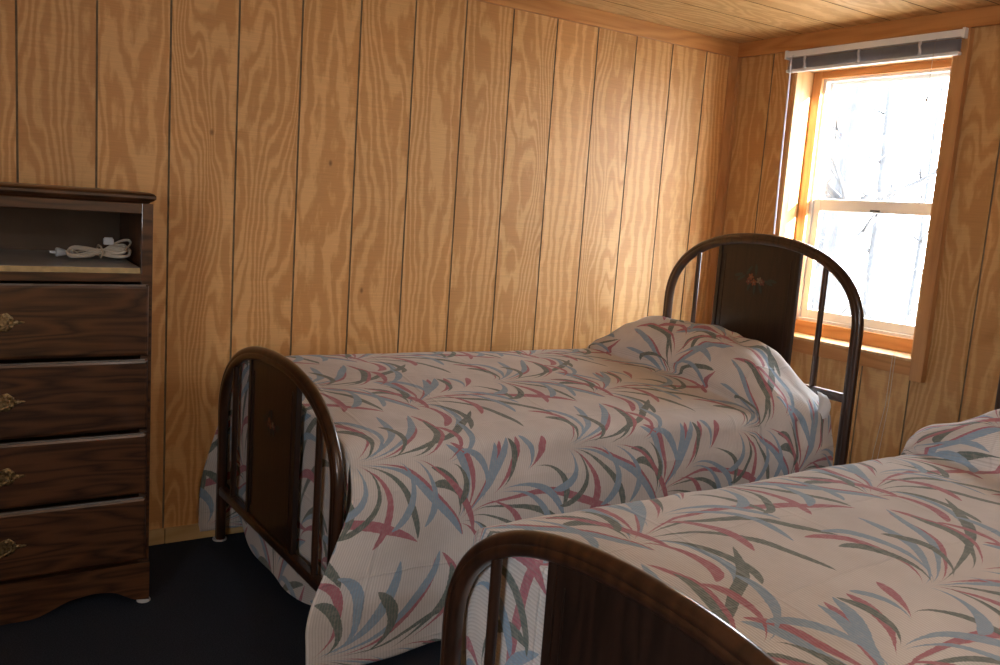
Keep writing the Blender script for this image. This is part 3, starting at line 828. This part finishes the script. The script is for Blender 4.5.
# drawers
zs = [1.002, .779, .553, .351, .137]
handles = []
for i in range(4):
    z1, z0 = zs[i]-.004, zs[i+1]+.008
    b = MB(); xa, xb = DX0+.012-D0.x, DX1-.012-D0.x; ya_, yf, yb_ = DY0-.0005-D0.y, DY0-.019-D0.y, 0
    rings = []
    for ins, yy in ((0, ya_), (0, yf+.007), (.004, yf+.002), (.010, yf)):
        rings.append([(xa+ins, yy, z0+ins), (xb-ins, yy, z0+ins), (xb-ins, yy, z1-ins), (xa+ins, yy, z1-ins)])
    b.rings(rings)
    dw = b.build('drawer', MAT['dresser'], dr, bevel=.0012)
    lp = dp('drawer_glint', [(DX0+.022, DX1-.022, DY0-.0185, DY0-.010, z1-.0035, z1+.0012)], MAT['glint'], dw, .001); lp['label'] = 'painted highlight along top edge'  # added strip that paints the highlight on the drawer's top bevel
    handles.append((dw, (z0+z1)/2, yf))
# base apron, cut with two arches and a centre drop
pts = [(DX0, 0.012)]
def apz(x):
    t_ = abs(x-dcx)/((DX1-DX0)/2)          # 0 centre .. 1 corner
    if t_ < .19: return .012
    if t_ < .52: return .012+.042*sm(.19, .52, t_)
    if t_ < .72: return .054+.005*math.sin((t_-.52)/.20*math.pi)
    return .054-.038*sm(.72, .93, t_) if t_ < .93 else .016-.004*sm(.93, 1, t_)
N = 60
low = [(DX0+(DX1-DX0)*k/N, apz(DX0+(DX1-DX0)*k/N)) for k in range(N+1)]
b = MB()
V = []; F = []
for k, (x, z) in enumerate(low):
    for yy in (DY0-.012, DY0+.0175):
        V += [(x-D0.x, yy-D0.y, z), (x-D0.x, yy-D0.y, .134)]
for k in range(N):
    a = k*4; c_ = a+4
    F += [(a, c_, c_+1, a+1), (a+2, a+3, c_+3, c_+2), (a, a+2, c_+2, c_), (a+1, c_+1, c_+3, a+3)]
F += [(0, 1, 3, 2), (N*4, N*4+2, N*4+3, N*4+1)]
b.add(V, F); b.build('apron', MAT['dresser'], dr)
for x in (DX0+.012, DX1-.012):
    for y in (DY0+.008, DY1-.02):
        b = MB(); b.lathe([(.020, .0008), (.021, .004), (.016, .0115)], (x-D0.x, y-D0.y, 0), 16); o = b.build('floor_pad', MAT['pad'], dr, smooth=True, auto=40)
        o['label'] = 'pale plastic glide under corner'
# ornate pulls
def pull(parent, zc_, yf):
    b = MB(); n = 64; out = []
    for k in range(n):
        a = 2*math.pi*k/n; ca, sa = math.cos(a), math.sin(a)
        r = 1+.10*math.cos(6*a)+.07*math.cos(10*a)
        px = .058*ca*r; pz = .021*sa*r*(1+.35*math.exp(-((abs(ca)-.55)/.18)**2))
        if abs(ca) > .93: px += .007*math.copysign(1, ca)
        out.append((px, pz))
    r1 = [(x, yf-.0005, zc_+z) for x, z in out]; r2 = [(x, yf-.0025, zc_+z) for x, z in out]; r3 = [(x*.93, yf-.004, zc_+z*.9) for x, z in out]
    r4 = [(x*.80, yf-.0035, zc_+z*.7) for x, z in out]; b.rings([r1, r2, r3, r4])
    # scroll beads
    for s in (-1, 1):
        for (px, pz, rr) in ((.052, .0, .006), (.040, .012, .0055), (.040, -.012, .0055), (.024, .015, .005), (.024, -.016, .005), (.060, .0, .004)):
            rings = []
            for q in range(5):
                th = q/4*math.pi/2; rad = rr*math.cos(th)+.0002; yy = yf-.003-rr*.7*math.sin(th)
                rings.append([(s*px+rad*math.cos(2*math.pi*k/10), yy, zc_+pz+rad*math.sin(2*math.pi*k/10)) for k in range(10)])
            b.rings(rings)
    pl = b.build('pull_plate', MAT['brass'], parent, smooth=True, auto=45)
    b = MB(); pts = []
    for k in range(25):
        f = -1+2*k/24; x = .034*math.copysign(abs(math.sin(f*math.pi/2))**.8, f) if f else 0
        z = -.020*math.cos(f*math.pi/2)**.7-.004*math.cos(f*math.pi*2)*(1-abs(f)) ; pts.append((x, yf-.012-.006*math.cos(f*math.pi/2), zc_+.004+z))
    b.tube([(pts[0][0], yf-.002, pts[0][2])]+pts+[(pts[-1][0], yf-.002, pts[-1][2])], [.003]+[.0022+.0015*math.cos((-1+2*k/24)*math.pi/2) for k in range(25)]+[.003], 8)
    b.build('bail', MAT['brass'], parent, smooth=True)
for dw, z, yf in handles: pull(dw, z, yf)

# extension cord on the shelf board
ec = empty('extension_cord', (.352, -.30, 1.056), 'cream extension cord coiled and tied on the open shelf of the chest', 'cord')
pts = []
LOOPS = [(.088, .017, .9, .10, 0, .0), (.078, .020, .5, .22, .3, .004), (.084, .014, 1.1, -.02, -.3, .006), (.092, .018, .8, .36, .5, .003), (.070, .016, .4, .05, -.6, .010)]
n = 34
for q, (A_, B_, tl, slope, yaw_, zo) in enumerate(LOOPS):
    nx = LOOPS[(q+1) % len(LOOPS)]
    for k in range(n):
        f = k/n; a = 2*math.pi*f; g_ = sm(.75, 1, f)
        A1, B1_, t1_, s1_, w1_, z1_ = [u0+(u1-u0)*g_ for u0, u1 in zip((A_, B_, tl, slope, yaw_, zo), nx)]
        x = A1*math.sin(a); wv_ = B1_*math.sin(2*a)
        y = wv_*math.cos(t1_)+x*w1_*.5; z = .016+z1_+wv_*math.sin(t1_)+max(0, x)*s1_
        pts.append((x, y, max(z, .006+z1_)))
b = MB(); b.tube(pts, .0027, 8); b.tube([(p[0]+.0005, p[1]-.003, p[2]+.0034) for p in pts], .0027, 8)
tail = [pts[0], (.02, -.02, .03), (-.02, -.015, .033), (-.045, .01, .025), (-.065, .035, .018), (-.085, .045, .016)]
b.tube(tail, .0028, 8)
b.build('cable', MAT['cord'], ec, smooth=True)
b = MB(); b.tube([(.0, -.022, .008), (.006, -.026, .022), (.002, -.018, .040), (-.002, .004, .044), (-.004, .02, .03), (0, .022, .010)], .003, 8)
b.build('tie', plain('twist_tie', (.5, .38, .28), .6), ec, smooth=True)
b = MB(); rg = []
for q, (x, w_, h_) in enumerate(((-.082, .004, .004), (-.088, .008, .008), (-.104, .014, .013), (-.112, .015, .014), (-.115, .011, .011))):
    rg.append([(x, .045+w_*math.cos(2*math.pi*k/12), .016+h_*math.sin(2*math.pi*k/12)) for k in range(12)])
b.rings(rg); b.box(-.130, -.114, .039, .0405, .013, .019); b.box(-.130, -.114, .0495, .051, .013, .019)
o = b.build('plug', MAT['plug'], ec); o['label'] = 'pale plug end'
b = MB(); b.box(.012, .040, -.006, .014, .046, .064); b.box(.014, .038, .0, .008, .064, .068)
o = b.build('socket_block', MAT['plug'], ec, bevel=.003)

# ------------------------------------------------------------------ outdoors
b = MB(); b.box(3.75, 60, -35, 45, -1.35, -1.0); st(b.build('ground', MAT['ground']))
def tree(x, y, h, r, lean, seed, label, nb=14):
    rn = random.Random(seed); b = MB()
    pts = []; rs = []
    for k in range(12):
        f = k/11; pts.append((lean*f+.08*math.sin(f*5+seed), .06*math.sin(f*7+seed), h*f)); rs.append(r*(1.15-.75*f) if k else r*1.5)
    b.tube(pts, rs, 10)
    for q in range(nb):
        f = rn.uniform(.18, .95); i = int(f*11); p = Vector(pts[i]); az = rn.uniform(0, 6.28); L = rn.uniform(.8, 2.4)*(1.2-f*.6)
        d = Vector((math.cos(az), math.sin(az), rn.uniform(.1, .8))).normalized(); pp = [p]; rr = [r*.30*(1.1-f)+.012]
        for k in range(5):
            d = (d+Vector((rn.uniform(-.3, .3), rn.uniform(-.3, .3), rn.uniform(-.1, .35)))).normalized(); pp.append(pp[-1]+d*L/5); rr.append(rr[0]*(1-(k+1)/5.6))
            if k > 0:
                e_ = (d+Vector((rn.uniform(-1, 1), rn.uniform(-1, 1), rn.uniform(-.5, .6)))).normalized()
                b.tube([pp[-1], pp[-1]+e_*L*.2, pp[-1]+e_*L*.38+Vector((0, 0, .05))], [rr[-1]*.6, rr[-1]*.4, .003], 5)
        b.tube([tuple(v) for v in pp], rr, 6)
    o = b.build('bare_tree', MAT['bark'], None, smooth=True); o.location = (x, y, -1.0)
    return tag(o, label, 'tree', None)
# directions through the window: camera -> (3.5, y)
def beyond(yw, dist):
    c0 = Vector((-.103, -3.185)); d = (Vector((3.5, yw))-c0).normalized(); p = c0+d*dist; return p.x, p.y
x, y = beyond(-.60, 16.3); tree(x, y, 10, .26, .2, 1, 'pale bare tree with the thickest trunk, left side of the window view', 18)
x, y = beyond(-.80, 19); tree(x, y, 10, .10, -.3, 2, 'slender bare tree in the middle of the window view', 18)
x, y = beyond(-1.0, 20.5); tree(x, y, 8, .07, .3, 3, 'thin bare tree at the right of the window view', 16)
x, y = beyond(-.53, 24); tree(x, y, 10, .14, .1, 5, 'distant bare tree just left of the thick trunk', 18)
rn = random.Random(12)
for q, (yw, dist, lab) in enumerate(((-.62, 7.6, 'leafless bush low outside the window, left'), (-.80, 13.2, 'leafless bush low outside the window, centre'), (-.98, 10.2, 'leafless bush low outside the window, right'))):
    x, y = beyond(yw, dist); b = MB()
    for k in range(70):
        az = rn.uniform(0, 6.28); L = rn.uniform(.8, 1.9); d = Vector((math.cos(az)*.3, math.sin(az)*.5, 1)).normalized(); pp = [Vector((math.cos(az)*.1, math.sin(az)*.1, 0))]
        for i in range(5):
            d = (d+Vector((rn.uniform(-.35, .35), rn.uniform(-.35, .35), rn.uniform(-.25, .1)))).normalized(); pp.append(pp[-1]+d*L/5)
            if i > 1:
                e_ = (d+Vector((rn.uniform(-1, 1), rn.uniform(-1, 1), rn.uniform(-.5, .5)))).normalized(); b.tube([pp[-1], pp[-1]+e_*.3], [.006, .003], 4)
        b.tube(pp, [.012, .011, .009, .007, .006, .004], 5)
    o = b.build('bare_bush', MAT['twig'], None); o.location = (x, y, -1.0); tag(o, lab, 'bush')
